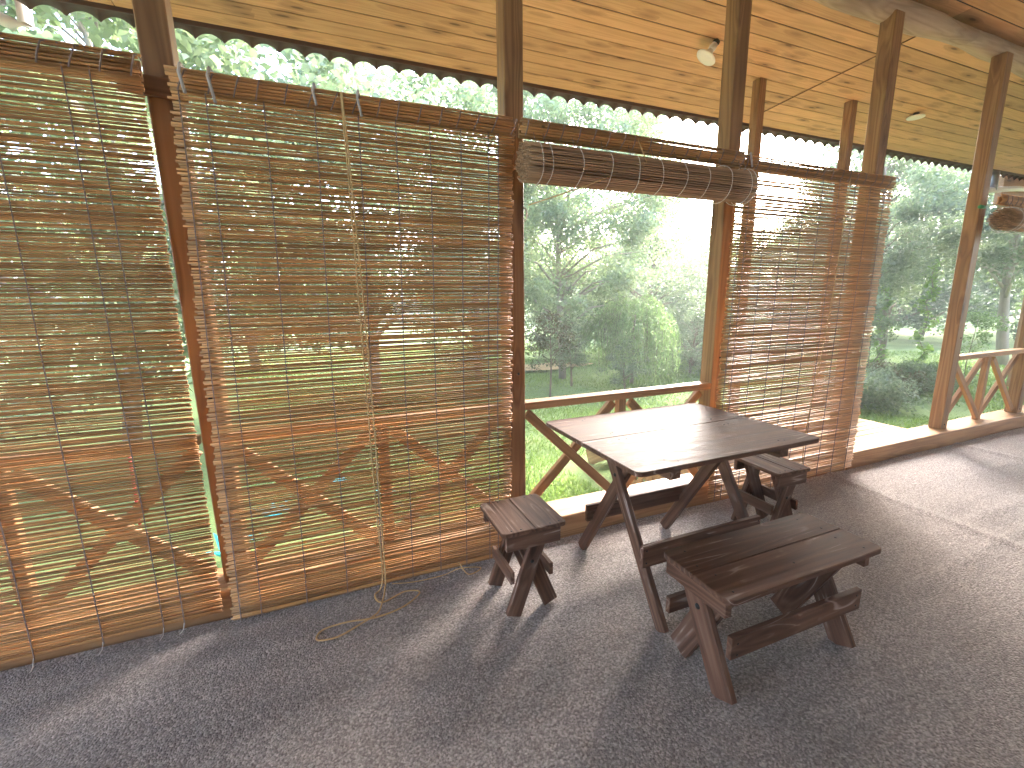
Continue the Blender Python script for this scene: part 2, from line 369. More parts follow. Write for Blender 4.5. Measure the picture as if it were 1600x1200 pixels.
# black backing above the boards, standing in for shade in the grooves + joint cover strip
plank('backing', (FX0-.6, .35, cz(.35)+.019), (FX1, .35, cz(.35)+.019), 7.9, .02, M['black'], ceil, (0, 1, -.054), c=0)
plank('joint_strip', (4.78, 4.2, cz(4.2)-.004), (4.78, 2.50, cz(2.50)-.004), .014, .006, M['slab'], ceil, (1, 0, 0), c=.001)
# corrugated roofing sheet that shows below the eave
n = 2400; xs = np.linspace(-8, 17, n); per = .189
ph = (xs/per) % 1
def prof(p): return (.056*(np.abs(np.sin(np.pi*p))**.7) - .006)      # rounded arches with narrow dips
zz = prof(ph)
V = []; F = []
flat = np.full(n, cz(4.3) - .020)
for yy, zr in ((4.349, flat), (4.42, cz(4.3) - .076 + zz), (4.42, cz(4.3) - .070 + zz), (4.349, flat + .012)):
    V.append(np.stack([xs, np.full(n, yy), zr], -1))
V = np.concatenate(V); 
for a, b_ in ((0, 1), (1, 2), (2, 3)):
    i = np.arange(n-1); F.append(np.stack([a*n+i, a*n+i+1, b_*n+i+1, b_*n+i], -1))
F = np.concatenate(F)
roof = empty('roof', (0, 0, 3.5), 'brown corrugated roof sheeting ending in a scalloped eave edge', kind='structure')
rs = mesh_obj('roof_sheet', V - np.array([0, 0, 3.5]), F, M['sheet'], roof, smooth=True)
plank('fascia_board', (-8, 4.338, cz(4.3)+.000), (17, 4.338, cz(4.3)+.000), .056, .018, M['sheet'], roof, c=.002)
plank('roof_deck', (-8, .42, 3.90), (17, .42, 3.86), 8.1, .05, M['sheet'], roof, (0, 1, -.054), c=0)

# ------------------------------------------------------------------ sill beam, posts, log, railings
sill = empty('sill_beam', (0, 2.33, 0), 'reddish timber sill beam running along the carpet edge', 'beam')
for a, b_ in ((-7, -2.13), (-2.127, .93), (.933, 3.96), (3.963, 7.03), (7.033, 12), (12.003, 17)):
    plank('timber', (a, 2.335, .045), (b_, 2.335, .045), .225, .17, M['rail'], sill, (0, 1, 0), c=.006)
S = .105; PY = 2.29
posts = [(-2.09, 'veranda post far left behind the leftmost reed blind'),
         (-.577, 'dark timber post in the gap between the two large hanging reed blinds'),
         (.912, 'timber post between the big hanging blind and the open bay with the rolled blind'),
         (2.437, 'timber post right of the open bay, at the left edge of the farther hanging blind'),
         (3.935, 'timber post behind the right edge of the farther hanging blind'),
         (5.485, 'knotty timber post right of the step opening, where the far railing begins'),
         (6.97, 'timber post in the middle of the far cross-braced railing'),
         (8.47, 'timber post beyond the far cross-braced railing'), (9.97, 'farthest timber post of the veranda row'),
         (11.5, 'timber post outside the far end'), (13.0, 'last timber post of the row')]
for x0, lab in posts[:]:
    r = empty('veranda_post', (x0+S/2, PY+S/2, .13), lab, 'post', 'timber posts along the veranda edge')
    lean = -.013 if -1 < x0 < 0 else random.uniform(-.004, .004)
    plank('shaft', (x0+S/2-lean, PY+S/2, .131), (x0+S/2+lean, PY+S/2, 3.45), S, S, M['post'], r, (0, 1, 0), c=.005)
    for dx, dz in ((.0, .05), (.02, .9)):
        o = lathe('bolt', [(0, .004), (.006, .004), (.008, 0)], (x0+S/2+dx-.01, PY-.002, .13+dz), M['screw'], r, 8, (R_(90), 0, 0))
# peeled log on the posts
pts = []; rad = []
for k in range(140):
    x = -7 + k*.18
    pts.append((x, 2.40 + .035*math.sin(x*1.15) + .012*math.sin(x*3.7), 3.505 - .018*math.cos((x-.9)/1.52*2*math.pi/2)*1.0 + .012*math.sin(x*2.3)))
    rad.append(.084 + .012*math.sin(x*2.0+1) + .006*math.sin(x*6.1))
lg = tube('log_beam', pts, rad, M['log'], None, 20); tag(lg, 'crooked peeled pale log lying on top of the posts under the ceiling', 'beam')
sub = lg.modifiers.new('d', 'DISPLACE'); tx = bpy.data.textures.new('bark_bumps', 'CLOUDS'); tx.noise_scale = .16; sub.texture = tx; sub.strength = .018; sub.mid_level = .5

def railing(xa, xb, label):
    """rail top, two crosses, a centre baluster; standing on the sill between two posts"""
    r = empty('railing', (xa, 2.345, .13), label, 'railing', 'cross-braced railings between the posts')
    z0, z1 = .131, .81; xm = (xa+xb)/2; yb = 2.335
    plank('handrail', (xa+.001, 2.33, .832), (xb-.001, 2.33, .832), .085, .044, M['rail'], r, (0, 1, 0), c=.004)
    hb = .026
    plank('baluster', (xm, yb+.02, z0), (xm, yb+.02, z1-.003), .055, .05, M['rail'], r, (1, 0, 0), c=.003)
    for a, b_ in ((xa, xm-hb), (xm+hb, xb)):
        i = .026
        plank('brace', (a+i, yb-.0015, z1-.03), (b_-i, yb-.0015, z0+.035), .058, .034, M['rail'], r, (0, 0, 1), c=.003)
        plank('brace', (a+i, yb+.034, z0+.035), (b_-i, yb+.034, z1-.03), .058, .033, M['rail'], r, (0, 0, 1), c=.003)
    return r
railing(-2.09+S, -.588, 'cross-braced railing seen dimly through the leftmost reed blind')
railing(-.588+S, .912, 'cross-braced railing seen through the big hanging reed blind')
railing(.912+S, 2.437, 'cross-braced railing in the open bay behind the table')
railing(5.485+S, 6.97, 'cross-braced railing right of the step opening')
railing(6.97+S, 8.47, 'cross-braced railing at the right edge past the second far post')
railing(8.47+S, 9.97, 'last cross-braced railing at the far end')

# porch deck outside the opening with a cut-out side panel and stairs
pd = empty('porch_deck', (4, 2.9, .1), 'sunlit landing of pale boards outside the step opening', 'deck')
for k in range(12):
    yy = 2.50 + k*.098
    plank('board', (2.66, yy, .085), (5.36, yy, .085), .092, .028, M['deck'], pd, (0, 1, 0), c=.003)
plank('edge_joist', (5.345, 2.47, -.0), (5.345, 3.62, -.0), .14, .04, M['rail'], pd)
plank('front_joist', (2.66, 3.64, -.0), (5.60, 3.64, -.0), .14, .04, M['rail'], pd)
for x in (2.75, 4.0, 5.3):
    plank('support_leg', (x, 3.57, -.55), (x, 3.57, -.07), .09, .09, M['rail'], pd, (1, 0, 0))
for k, (yy, zz) in enumerate(((3.82, -.08), (4.1, -.26), (4.38, -.42))):
    plank('step', (2.9, yy, zz), (5.2, yy, zz), .27, .035, M['deck'], pd, (0, 1, 0), c=.003)
for x in (2.88, 5.22):
    plank('stringer', (x, 3.70, -.05), (x, 4.55, -.52), .2, .035, M['rail'], pd)
for x, lab in ((4.12, 'slim outer post of the porch seen left above the farther blind'), (5.52, 'slim outer post of the porch seen close beside the thick post above the farther blind')):
    r = empty('porch_post', (x, 3.55, .1), lab, 'post', 'slim posts of the porch')
    plank('shaft', (x, 3.55, .10), (x, 3.55, cz(3.55)), .09, .09, M['post'], r, (1, 0, 0), c=.004)
# carved side panel: slats whose notched edges leave diamond holes
cp = empty('carved_panel', (2.635, 2.5, .1), 'orange timber side panel with diamond cut-outs beside the landing', 'panel')
def notched(w, z0, z1, dia, centres):
    pts = [( -w/2, z0)]
    for c in centres: pts += [(-w/2, c-dia*1.3), (-w/2+dia, c), (-w/2, c+dia*1.3)]
    pts += [(-w/2, z1), (w/2, z1)]
    for c in centres[::-1]: pts += [(w/2, c+dia*1.3), (w/2-dia, c), (w/2, c-dia*1.3)]
    pts += [(w/2, z0)]
    return pts
for k in range(8):
    yy = 2.56 + k*.112; P = notched(.108, -.52, -.035, .030, (-.38, -.16)); n = len(P)
    bm = bmesh.new(); f = bm.faces.new([bm.verts.new((.011, a, z)) for a, z in P])
    r_ = bmesh.ops.extrude_face_region(bm, geom=[f]); bmesh.ops.translate(bm, verts=[v for v in r_['geom'] if isinstance(v, bmesh.types.BMVert)], vec=(-.022, 0, 0))
    bmesh.ops.triangulate(bm, faces=[f for f in bm.faces if len(f.verts) > 4]); bmesh.ops.recalc_face_normals(bm, faces=bm.faces[:])
    me = bpy.data.meshes.new('slat'); bm.to_mesh(me); bm.free(); me.materials.append(M['rail'])
    o = bpy.data.objects.new('slat', me); link(o, cp); o.location = (0, yy-2.5, .02)
plank('bottom_rail', (2.66, 2.48, -.47), (2.66, 3.42, -.47), .05, .018, M['rail'], cp)
br = plank('stair_brace', (5.42, 3.02, .08), (5.05, 3.02, .62), .17, .03, M['rail'], None, (1, 0, 0), c=.003)
tag(br, 'orange sloping board rising beside the far corner of the landing', 'brace')

# ------------------------------------------------------------------ reed blinds
VARS = {}
def reed_mesh(L_, mat, key, n=14, sides=6):
    lst = VARS.setdefault((key, round(L_, 2)), [])
    if len(lst) >= 44: return random.choice(lst)
    r0 = random.choice((.0037, .0041, .0044, .0048)); tp = random.uniform(-.14, .14)
    ph = [random.uniform(0, 6.3) for _ in range(6)]
    pts = []; rad = []
    for i in range(n+1):
        t = i/n; x = (t-.5)*L_
        z = .0004*math.sin(3.1*t*2+ph[0]) + .0003*math.sin(7.3*t+ph[1]) + .0002*math.sin(17*t+ph[2])
        y = .0016*math.sin(4*t+ph[3]) + .001*math.sin(9*t+ph[4])
        pts.append((x, y, z)); rad.append(r0*(1+tp*(t-.5))*(1+.05*math.sin(13*t+ph[5])))
    V, F = tube_data(pts, rad, sides)
    me = bpy.data.meshes.new('reed'); me.from_pydata([tuple(v) for v in V], [], F); me.materials.append(mat)
    me.polygons.foreach_set('use_smooth', [True]*len(me.polygons)); me.update(); lst.append(me); me['r0'] = r0
    return me
def twist(x, y, z0, z1, amp, dx, n):
    """two-ply cord points, front and back strand winding round each other"""
    a = []; b_ = []
    for i in range(n+1):
        t = i/n; z = z1 + (z0-z1)*t; th = i*math.pi*.5; xx = x + dx*t + .002*math.sin(9*t)
        a.append((xx+.0012*math.cos(th), y-amp*1.0-.0008*math.sin(th), z)); b_.append((xx-.0012*math.cos(th), y-amp*1.0+.0008*math.sin(th), z))
    return a, b_
def blind(label, x0, x1, zb, zt, yy, skew, cords, gapf, tails, seed, mat=None, ragged=.008, group='reed blinds hanging from the posts', tie=(), zoff=0., nmax=296, bulge=.0):
    random.seed(seed)
    mat = mat or M['reed']
    r = empty('reed_blind', ((x0+x1)/2, yy, zb), label, 'blind', group)
    Lr = x1-x0; z = zb; k = 0; hz = zt - zb; cnt = 0; was_open = True
    while z < zt - .075 and cnt < nmax:
        me = reed_mesh(Lr, mat, label); o = bpy.data.objects.new('reed', me); link(o, r)
        d = me['r0']*2*1.0
        t = (z-zb)/hz
        o.location = (skew*(1-t) + random.uniform(-ragged, ragged), random.uniform(-.0022, .0022) - bulge*math.sin(t*math.pi), z-zb+d/2)
        o.rotation_euler = (random.uniform(0, 6.28), random.gauss(0, .0006), random.gauss(0, .0006))
        if random.random() < .5: o.rotation_euler[2] += math.pi
        gp = gapf(t)
        opn = random.random() < (gp[0]*.22 if was_open else gp[0]); was_open = opn
        z += d*.93 + (random.uniform(.55, 1.12)*gp[1] if opn else random.choice((0, 0, .0003))); cnt += 1
    # head batten: a bundle of thicker reeds bound to a flat strip
    zt0 = zt-.075
    plank('head_strip', (x0-.0, yy+.016, zt-.045), (x1, yy+.016, zt-.045), .066, .014, M['rail'], r, c=.002)
    for j in range(7):
        zz = zt0 + .006 + j*.0115
        o = bpy.data.objects.new('reed', reed_mesh(Lr, mat, label)); link(o, r)
        o.location = (random.uniform(-.01, .01), -.004-.010*math.sin((j+.5)/7*math.pi), zz-zb); o.scale = (1.0, 1.55, 1.3)
        o.rotation_euler = (0, random.gauss(0, .001), 0)
    # lashing that spirals round the batten
    nl = int(Lr/.085)
    for j in range(nl):
        xx = x0 + .03 + (Lr-.06)*j/(nl-1) + random.uniform(-.012, .012); lean = random.uniform(.02, .045)
        pts = [(xx+lean*.0, yy-.022, zt-.078), (xx+lean*.35, yy-.031, zt-.05), (xx+lean*.8, yy-.027, zt-.01), (xx+lean, yy+.005, zt+.006), (xx+lean, yy+.026, zt-.005)]
        tube('lashing', pts, .0030, M['cord'], r, 5)
    for cx in cords:
        n = int((zt-zb)/.011)
        a, b_ = twist(cx, yy, zb-.012, zt, .0085+bulge, skew, n)
        Vv, Ff = merge([tube_data([rel(r, p) for p in a], .0019, 4), tube_data([rel(r, p) for p in b_], .0019, 4)])
        mesh_obj('cord', Vv, Ff, M['cord'], r, True)
        if tails:
            e = Vector((cx+skew, yy-.009, zb-.012)); q = random.uniform(.02, .05)
            tube('cord_end', [e+Vector((0, 0, .01)), e+Vector((-.004, -.008, -q*.5)), e+Vector((-random.uniform(.005, .03), -.012, -q))], .002, M['cord_white'], r, 5)
    for tx_, ln in tie:
        tube('tie', [(tx_, yy+.01, zt+.004), (tx_-.006, yy-.024, zt+.012), (tx_-.012, yy-.034, zt-.02), (tx_-.010+ln*.15, yy-.037, zt-.02-ln)], .006, M['tie'], r, 6)
    return r
g_big = lambda t: (.84, .0045)
blind('leftmost large reed blind, darker and cut by the left picture edge', -2.02, -.558, .055, 2.33, 2.175, .0, [-1.83, -1.62, -1.42, -1.21, -.99, -.78, -.705],
      lambda t: (.80, .0050), True, 11, ragged=.004)
blind('big reed blind reaching the carpet, with a yellow pull rope down its middle', -.475, .905, .004, 2.30, 2.165, -.045,
      [-.445, -.36, -.165, .02, .19, .345, .495, .64, .775, .825], g_big, False, 12, tie=((-.42, .07), (-.33, .09), (.03, .05), (.20, .07)))
def g_far(t):
    if t > .84: return (.98, .0078)
    if t > .5: return (.85, .0044)
    if t > .3: return (.55, .0038)
    return (.30, .0036)
blind('farther hanging reed blind behind the table, denser towards its foot', 2.395, 3.955, .045, 2.29, 2.165, -.04,
      [2.44, 2.50, 2.66, 2.83, 3.0, 3.17, 3.34, 3.51, 3.68, 3.85], g_far, False, 13, tie=((2.47, .05),), ragged=.012)

def rolled(label, x0, x1, zt, yy, rad, cords, seed):
    random.seed(seed)
    r = empty('rolled_blind', ((x0+x1)/2, yy, zt), label, 'blind', 'rolled-up reed blinds')
    Lr = x1-x0
    plank('head_strip', (x0, yy+.016, zt-.045), (x1, yy+.016, zt-.045), .066, .014, M['rail'], r, c=.002)
    for j in range(7):
        o = bpy.data.objects.new('reed', reed_mesh(Lr, M['reed'], label)); link(o, r)
        o.location = (random.uniform(-.01, .01), -.004-.010*math.sin((j+.5)/7*math.pi), -.069+j*.0115); o.scale = (1, 1.55, 1.3)
    nl = int(Lr/.085)
    for j in range(nl):
        xx = x0+.03+(Lr-.06)*j/(nl-1)+random.uniform(-.012, .012); lean = random.uniform(.02, .045)
        tube('lashing', [(xx, yy-.022, zt-.078), (xx+lean*.35, yy-.031, zt-.05), (xx+lean*.8, yy-.027, zt-.01), (xx+lean, yy+.005, zt+.006), (xx+lean, yy+.026, zt-.005)], .0030, M['cord'], r, 5)
    cy, cz_ = -rad*.35, -.105-rad
    for j in range(5):      # the short flat stretch above the roll
        o = bpy.data.objects.new('reed', reed_mesh(Lr, M['reed'], label)); link(o, r); o.location = (0, .008, -.077-j*.0115)
        if j == 1: o.location = (0, .008, -.0775)
    th = 0; cnt = 0; rr = rad-.005
    while rr > .012 and cnt < 285:
        o = bpy.data.objects.new('reed', reed_mesh(Lr, M['reed_grey'], label+'g')); link(o, r)
        jit = random.gauss(0, .0013)
        o.location = (random.uniform(-.008, .008), cy+(rr+jit)*math.cos(th), cz_+(rr+jit)*math.sin(th)*.97)
        o.rotation_euler = (random.uniform(0, 6.28), random.gauss(0, .0012), random.gauss(0, .0012))
        dth = .0118/rr; th += dth; rr -= .0150*dth/(2*math.pi)*1.15; cnt += 1
    for cx in cords:
        pts = []
        for i in range(27):
            a = 2*math.pi*i/26 + .9; pts.append((cx+.004*math.sin(3*a+cx*9), yy+cy+(rad+.0035)*math.cos(a), zt+cz_+(rad+.0035)*.97*math.sin(a)))
        tube('cord', pts, .0019, M['cord_white'], r, 5)
        tube('cord', [(cx, yy-.028, zt-.06), (cx, yy+cy*.6-.03, zt-.12), (cx+.002, yy+cy-rad*.55, zt+cz_+rad*.86)], .0016, M['cord'], r, 5)
    return r
rb = rolled('greyish rolled-up reed blind above the open bay behind the table', .935, 2.41, 2.30, 2.15, .102, [.995, 1.045, 1.21, 1.38, 1.55, 1.70, 1.86, 2.02, 2.19, 2.345, 2.385], 21)
rolled('rolled-up reed blind at the right edge past the far post', 5.50, 6.93, 2.285, 2.17, .105, [5.56, 5.62, 5.78, 5.95, 6.12, 6.29, 6.46, 6.63, 6.80, 6.86], 22)
rolled('rolled-up reed blind of the farthest bay', 7.05, 8.43, 2.285, 2.17, .105, [7.15, 7.4, 7.7, 8.0, 8.3], 23)
tube('tie_cord', [(1.60, 2.105, 2.27), (1.605, 2.07, 2.20), (1.605, 2.035, 2.14), (1.42, 2.037, 2.07), (1.25, 2.05, 2.00), (1.02, 2.24, 1.93)], .003, M['rope'], rb, 6)
hk = empty('post_batten', (-.5, 2.27, 2.3), 'short dark batten nailed across the post between the two large hanging blinds', 'batten')
plank('strip', (-.66, 2.276, 2.275), (-.44, 2.276, 2.265), .07, .024, M['slab'], hk)
tp = tube('tape', [(5.50, 2.27, 2.20), (5.42, 2.25, 2.195), (5.36, 2.24, 2.19)], .016, M['green_tape'], None, 8)
tag(tp, 'green plastic strip poking out left of the knotty post', 'strip')
ws = tube('wall_hook', [(1.018, 2.30, 1.93), (1.022, 2.27, 1.91), (1.02, 2.26, 1.87), (1.018, 2.285, 1.86)], .004, M['cord_white'], None, 6)
tag(ws, 'small pale hook on the post holding the tan cord of the rolled blind', 'hook')

# pull rope of the big blind and its loops on the carpet
def bez(P, n=10):
    out = []
    P = [P[0]]+P+[P[-1]]
    for i in range(1, len(P)-2):
        a, b_, c, d = map(Vector, P[i-1:i+3])
        for k in range(n):
            t = k/n; out.append(.5*((2*b_)+(c-a)*t+(2*a-5*b_+4*c-d)*t*t+(3*b_-a-3*c+d)*t**3))
    out.append(Vector(P[-2])); return out
fl = .007
P1 = [(.125, 2.135, 2.29), (.13, 2.135, 1.9), (.135, 2.138, 1.2), (.14, 2.14, .5), (.145, 2.135, .06), (.10, 2.09, fl), (.13, 2.02, fl), (.24, 2.06, fl), (.31, 2.02, fl+.003), (.22, 1.95, fl), (.09, 1.925, fl),
      (-.04, 1.945, fl), (-.14, 1.935, fl), (-.16, 1.88, fl), (-.08, 1.865, fl), (.02, 1.90, fl+.006), (.10, 1.95, fl+.004), (.13, 2.02, fl+.010), (.15, 2.10, .02), (.16, 2.132, .1), (.16, 2.134, .6), (.155, 2.134, 1.3), (.14, 2.134, 1.95), (.128, 2.132, 2.29)]
rp = tube('pull_rope', bez(P1, 8), .0040, M['rope'], None, 7)
tag(rp, 'tan pull rope hanging down the big reed blind and looping on the carpet', 'rope')
P2 = [(.19, 2.13, .02), (.30, 2.12, fl), (.45, 2.115, fl), (.55, 2.12, .02), (.66, 2.10, fl), (.58, 2.07, fl), (.54, 2.12, .06)]
tag(tube('rope_tail', bez(P2, 8), .003, M['rope'], None, 6), 'thin tan rope tail lying along the foot of the big reed blind', 'rope')
P3 = [(3.42, 2.14, 2.28), (3.40, 2.143, 1.7), (3.36, 2.14, 1.2), (3.30, 2.14, .8), (3.26, 2.14, .35), (3.27, 2.14, .08)]
tag(tube('hanging_rope', bez(P3, 6), .003, M['rope'], None, 6), 'thin brown pull cord hanging down the farther reed blind', 'cord')

# ------------------------------------------------------------------ furniture
def rounded_top(name, parent, x0, x1, y0, y1, z, t, mat, corner, rad=.03):
    """board of a top; corner = set of corners to round: 'll','lr','ul','ur'"""
    P = []
    def arc(cx, cy, a0):
        for k in range(5):
            a = R_(a0+k*22.5); P.append((cx+rad*math.cos(a), cy+rad*math.sin(a)))
    for key, (cx, cy), a0, flat in (('ll', (x0+rad, y0+rad), 180, (x0, y0)), ('lr', (x1-rad, y0+rad), 270, (x1, y0)), ('ur', (x1-rad, y1-rad), 0, (x1, y1)), ('ul', (x0+rad, y1-rad), 90, (x0, y1))):
        if key in corner: arc(cx, cy, a0)
        else: P.append(flat)
    mx, my = (x0+x1)/2, (y0+y1)/2
    horiz = (x1-x0) >= (y1-y0)
    bm = bmesh.new(); f = bm.faces.new([bm.verts.new((a-mx, b_-my, 0)) for a, b_ in P])
    r_ = bmesh.ops.extrude_face_region(bm, geom=[f]); bmesh.ops.translate(bm, verts=[v for v in r_['geom'] if isinstance(v, bmesh.types.BMVert)], vec=(0, 0, -t))
    bmesh.ops.recalc_face_normals(bm, faces=bm.faces[:])
    ed = [e for e in bm.edges if len(e.link_faces) == 2 and e.calc_face_angle() > .8 and abs(e.verts[0].co.z-e.verts[1].co.z) < 1e-5]
    bmesh.ops.bevel(bm, geom=ed, offset=.0022, segments=2, affect='EDGES')
    if not horiz:
        bmesh.ops.rotate(bm, verts=bm.verts[:], cent=(0, 0, 0), matrix=Matrix.Rotation(-math.pi/2, 3, 'Z'))
    me = bpy.data.meshes.new(name); bm.to_mesh(me); bm.free(); me.materials.append(mat)
    o = bpy.data.objects.new(name, me); link(o, parent); o.location = rel(parent, (mx, my, z))
    if not horiz: o.rotation_euler = (0, 0, math.pi/2)
    return o
def screw(parent, x, y, z, rot=None):
    return lathe('screw', [(0, .0012), (.004, .0012), (.0045, 0)], (x, y, z), M['screw'], parent, 8, rot)

W = M['walnut']
# table
T = empty('wooden_table', (1.64, 1.78, 0), 'large square dark-stained wooden table with splayed crossed legs', 'table')
tx0, tx1, ty0, ty1, tz = 1.095, 2.205, 1.36, 2.205, .757
ym = 1.80
rounded_top('tabletop_board', T, tx0, tx1, ty0, ym-.0012, tz, .022, W, ('ll', 'lr'), .035)
rounded_top('tabletop_board', T, tx0, tx1, ym+.0012, ty1, tz, .022, W, ('ul', 'ur'), .035)
for x in (1.315, 1.98):
    plank('cleat', (x, ty0+.03, tz-.022-.0305), (x, ty1-.05, tz-.022-.0305), .06, .045, W, T, (1, 0, 0), c=.002, taper=None)
yc = 1.70
for fx in (1.245, 1.915):
    s = 1 if fx < 1.5 else -1
    xo = fx - s*.0; xi = fx + s*.031
    plank('leg', (xo, yc-.365, .004), (xo, yc+.085, .724), .062, .029, W, T, (0, 1, 0), c=.003)
    plank('leg', (xi, yc+.365, .004), (xi, yc-.085, .724), .062, .029, W, T, (0, 1, 0), c=.003)
    lathe('bolt', [(0, .006), (.007, .005), (.010, 0)], (xo-s*.0155, yc+.002, .60), M['screw'], T, 10, (0, -s*R_(90), 0))
plank('stretcher', (1.215, 1.462, .30), (1.945, 1.462, .30), .105, .022, W, T, c=.002)
plank('stretcher', (1.225, 1.945, .285), (1.985, 1.945, .285), .095, .022, W, T, c=.002)
for x, yy in [(x, yy) for x in (1.30, 1.33, 1.965, 1.995) for yy in (1.42, 1.74, 1.86, 2.14)]:
    screw(T, x+random.uniform(-.012, .012), yy+random.uniform(-.02, .02), tz+.0002)
for x in (1.235, 1.93):
    for dz in (-.03, .03): screw(T, x, 1.4505, .30+dz, (R_(90), 0, 0))

# bench
B = empty('wooden_bench', (1.575, 1.11, 0), 'low dark-stained rectangular bench in front of the table', 'bench')
bx0, bx1, by0, by1, bz = 1.165, 2.005, .945, 1.285, .442
bm_ = 1.115
rounded_top('seat_board', B, bx0, bx1, by0, bm_-.001, bz, .022, W, ('ll', 'lr'), .03)
rounded_top('seat_board', B, bx0, bx1, bm_+.001, by1, bz, .022, W, ('ul', 'ur'), .03)
for fx, s in ((1.215, 1), (1.875, -1)):
    plank('cleat', (fx-s*.032 if s > 0 else fx+.062, by0+.02, bz-.022-.0285), (fx-s*.032 if s > 0 else fx+.062, by1-.03, bz-.022-.0285), .055, .03, W, B, (0, 0, 1), c=.002)
    yc = 1.105
    plank('leg', (fx, yc-.130, .012), (fx, yc+.075, .418), .098, .028, W, B, (0, 1, 0), c=.003)
    plank('leg', (fx+s*.030, yc+.130, .012), (fx+s*.030, yc-.075, .418), .098, .028, W, B, (0, 1, 0), c=.003)
    lathe('bolt', [(0, .007), (.009, .005), (.012, 0)], (fx-s*.015, yc+.01, .30), M['screw'], B, 10, (0, -s*R_(90), 0))
plank('stretcher', (1.195, .962, .245), (1.905, .962, .235), .088, .022, W, B, c=.002)
plank('stretcher', (1.165, 1.232, .235), (1.90, 1.232, .235), .07, .022, W, B, c=.002)
for x in (1.225, 1.875):
    for dz in (-.025, .02): screw(B, x, .9505, .24+dz, (R_(90), 0, 0))
for x, yy in ((1.22, .985), (1.24, 1.08), (1.22, 1.15), (1.25, 1.245), (1.93, .98), (1.905, 1.075), (1.93, 1.15), (1.91, 1.245), (1.575, 1.02)):
    screw(B, x, yy, bz+.0002)

# stools
def stool(cx, cy, w_, d_, z, label):
    r = empty('wooden_stool', (cx, cy, 0), label, 'stool', 'small dark-stained stools by the table')
    x0, x1, y0, y1 = cx-w_/2, cx+w_/2, cy-d_/2, cy+d_/2
    rounded_top('seat_board', r, x0, cx-.001, y0, y1, z, .02, W, ('ll', 'ul'), .022)
    rounded_top('seat_board', r, cx+.001, x1, y0, y1, z, .02, W, ('lr', 'ur'), .022)
    for s in (-1, 1):
        yy = cy + s*(d_/2-.017)
        plank('apron', (x0+.02, yy, z-.02-.036), (x1-.03, yy, z-.02-.036), .07, .024, W, r, c=.002)
        yi = yy - s*.026
        plank('leg', (cx-.098, yi, .010), (cx+.052, yi, z-.024), .074, .025, W, r, (1, 0, 0), c=.003)
        plank('leg', (cx+.108, yi-s*.0265, .010), (cx-.058, yi-s*.0265, z-.024), .074, .025, W, r, (1, 0, 0), c=.003)
        lathe('bolt', [(0, .005), (.007, .004), (.009, 0)], (cx-.005, yi+s*.013, .27), M['screw'], r, 10, (-s*R_(90), 0, 0))
        for sx in (-.3, .3):
            for dx in (-.015, .03): screw(r, cx+sx*w_+dx, yy+s*random.uniform(-.008, .004), z+.0002)
    for s in (-1, 1):
        plank('stretcher', (cx+s*.098, y0+.04, .20), (cx+s*.098, y1-.04, .20), .06, .02, W, r, c=.002)
    return r
s1 = stool(.775, 1.805, .315, .33, .448, 'near dark-stained stool left of the table in front of the big blind')
s2 = stool(2.44, 1.795, .27, .335, .448, 'far dark-stained stool half hidden behind the table and bench')
s2.rotation_euler = (0, 0, R_(-3))

# ------------------------------------------------------------------ lamps
def lamp(loc, tilt, label, drop, stem):
    r = empty('ceiling_lamp', loc, label, 'lamp', 'round white unlit ceiling lamps')
    x, y, z = loc
    ax = Vector(tilt).normalized(); q = ax.to_track_quat('Z', 'Y').to_euler()
    def at(d): return (x-ax.x*d, y-ax.y*d, z-ax.z*d)
    lathe('holder', [(0, 0), (.028, 0), (.030, -.012), (.024, -.03), (.0, -.03)], at(0), M['black'], r, 20, q)
    if stem:
        lathe('socket', [(0, 0), (.026, 0), (.030, -.03), (.028, -.05), (.0, -.052)], at(.028), M['lamp_socket'], r, 20, q)
        lathe('neck', [(.020, 0), (.030, -.02), (.034, -.045), (.028, -.062)], at(.076), M['lamp_socket'], r, 20, q)
    lathe('disc', [(0, 0), (.05, 0), (.080, -.008), (.088, -.016), (.084, -.024), (.05, -.029), (0, -.030)], at(drop), M['lampshade'], r, 40, q)
    return r
lamp((3.20, 3.21, cz(3.21)-.004), (.6, -.3, 1), 'round white flat lamp hanging on a white socket left of the third post', .13, True)
lamp((6.60, 3.48, cz(3.48)-.002), (0, 0, 1), 'round white disc lamp flush on the ceiling boards right of the fourth post', .028, False)

# gutter pipes under the eave
dp = empty('drain_pipe', (-1.75, 4.3, 3.2), 'white plastic pipe with a dark strap at the top left corner', 'pipe')
tube('pipe', [(-2.7, 4.58, 3.72), (-2.1, 4.55, 3.47), (-1.86, 4.55, 3.365), (-1.79, 4.55, 3.38), (-1.77, 4.55, 3.8)], .042, M['pipe'], dp, 14)
tube('strap', [(-1.90, 4.50, 3.47), (-1.88, 4.50, 3.8)], .045, M['pipe_grey'], dp, 10)
dp = empty('drain_pipe', (10.5, 4.25, 3.2), 'white plastic pipe crossing below the eave at the right edge', 'pipe')
tube('pipe', [(10.4, 4.3, 3.14), (11.4, 4.3, 3.24), (13.2, 4.3, 3.34)], .045, M['pipe'], dp, 12)
tube('strap', [(10.6, 4.3, 3.15), (10.6, 4.3, 3.45)], .05, M['pipe_grey'], dp, 10)
gb = empty('side_porch', (12, 4.6, 2.5), 'orange timber frame of a further porch at the right edge', 'frame')
plank('beam', (11.3, 4.5, 3.25), (14.5, 4.5, 3.25), .5, .10, M['rail'], gb)
plank('post', (13.2, 4.5, -.5), (13.2, 4.5, 2.99), .12, .12, M['rail'], gb, (1, 0, 0))

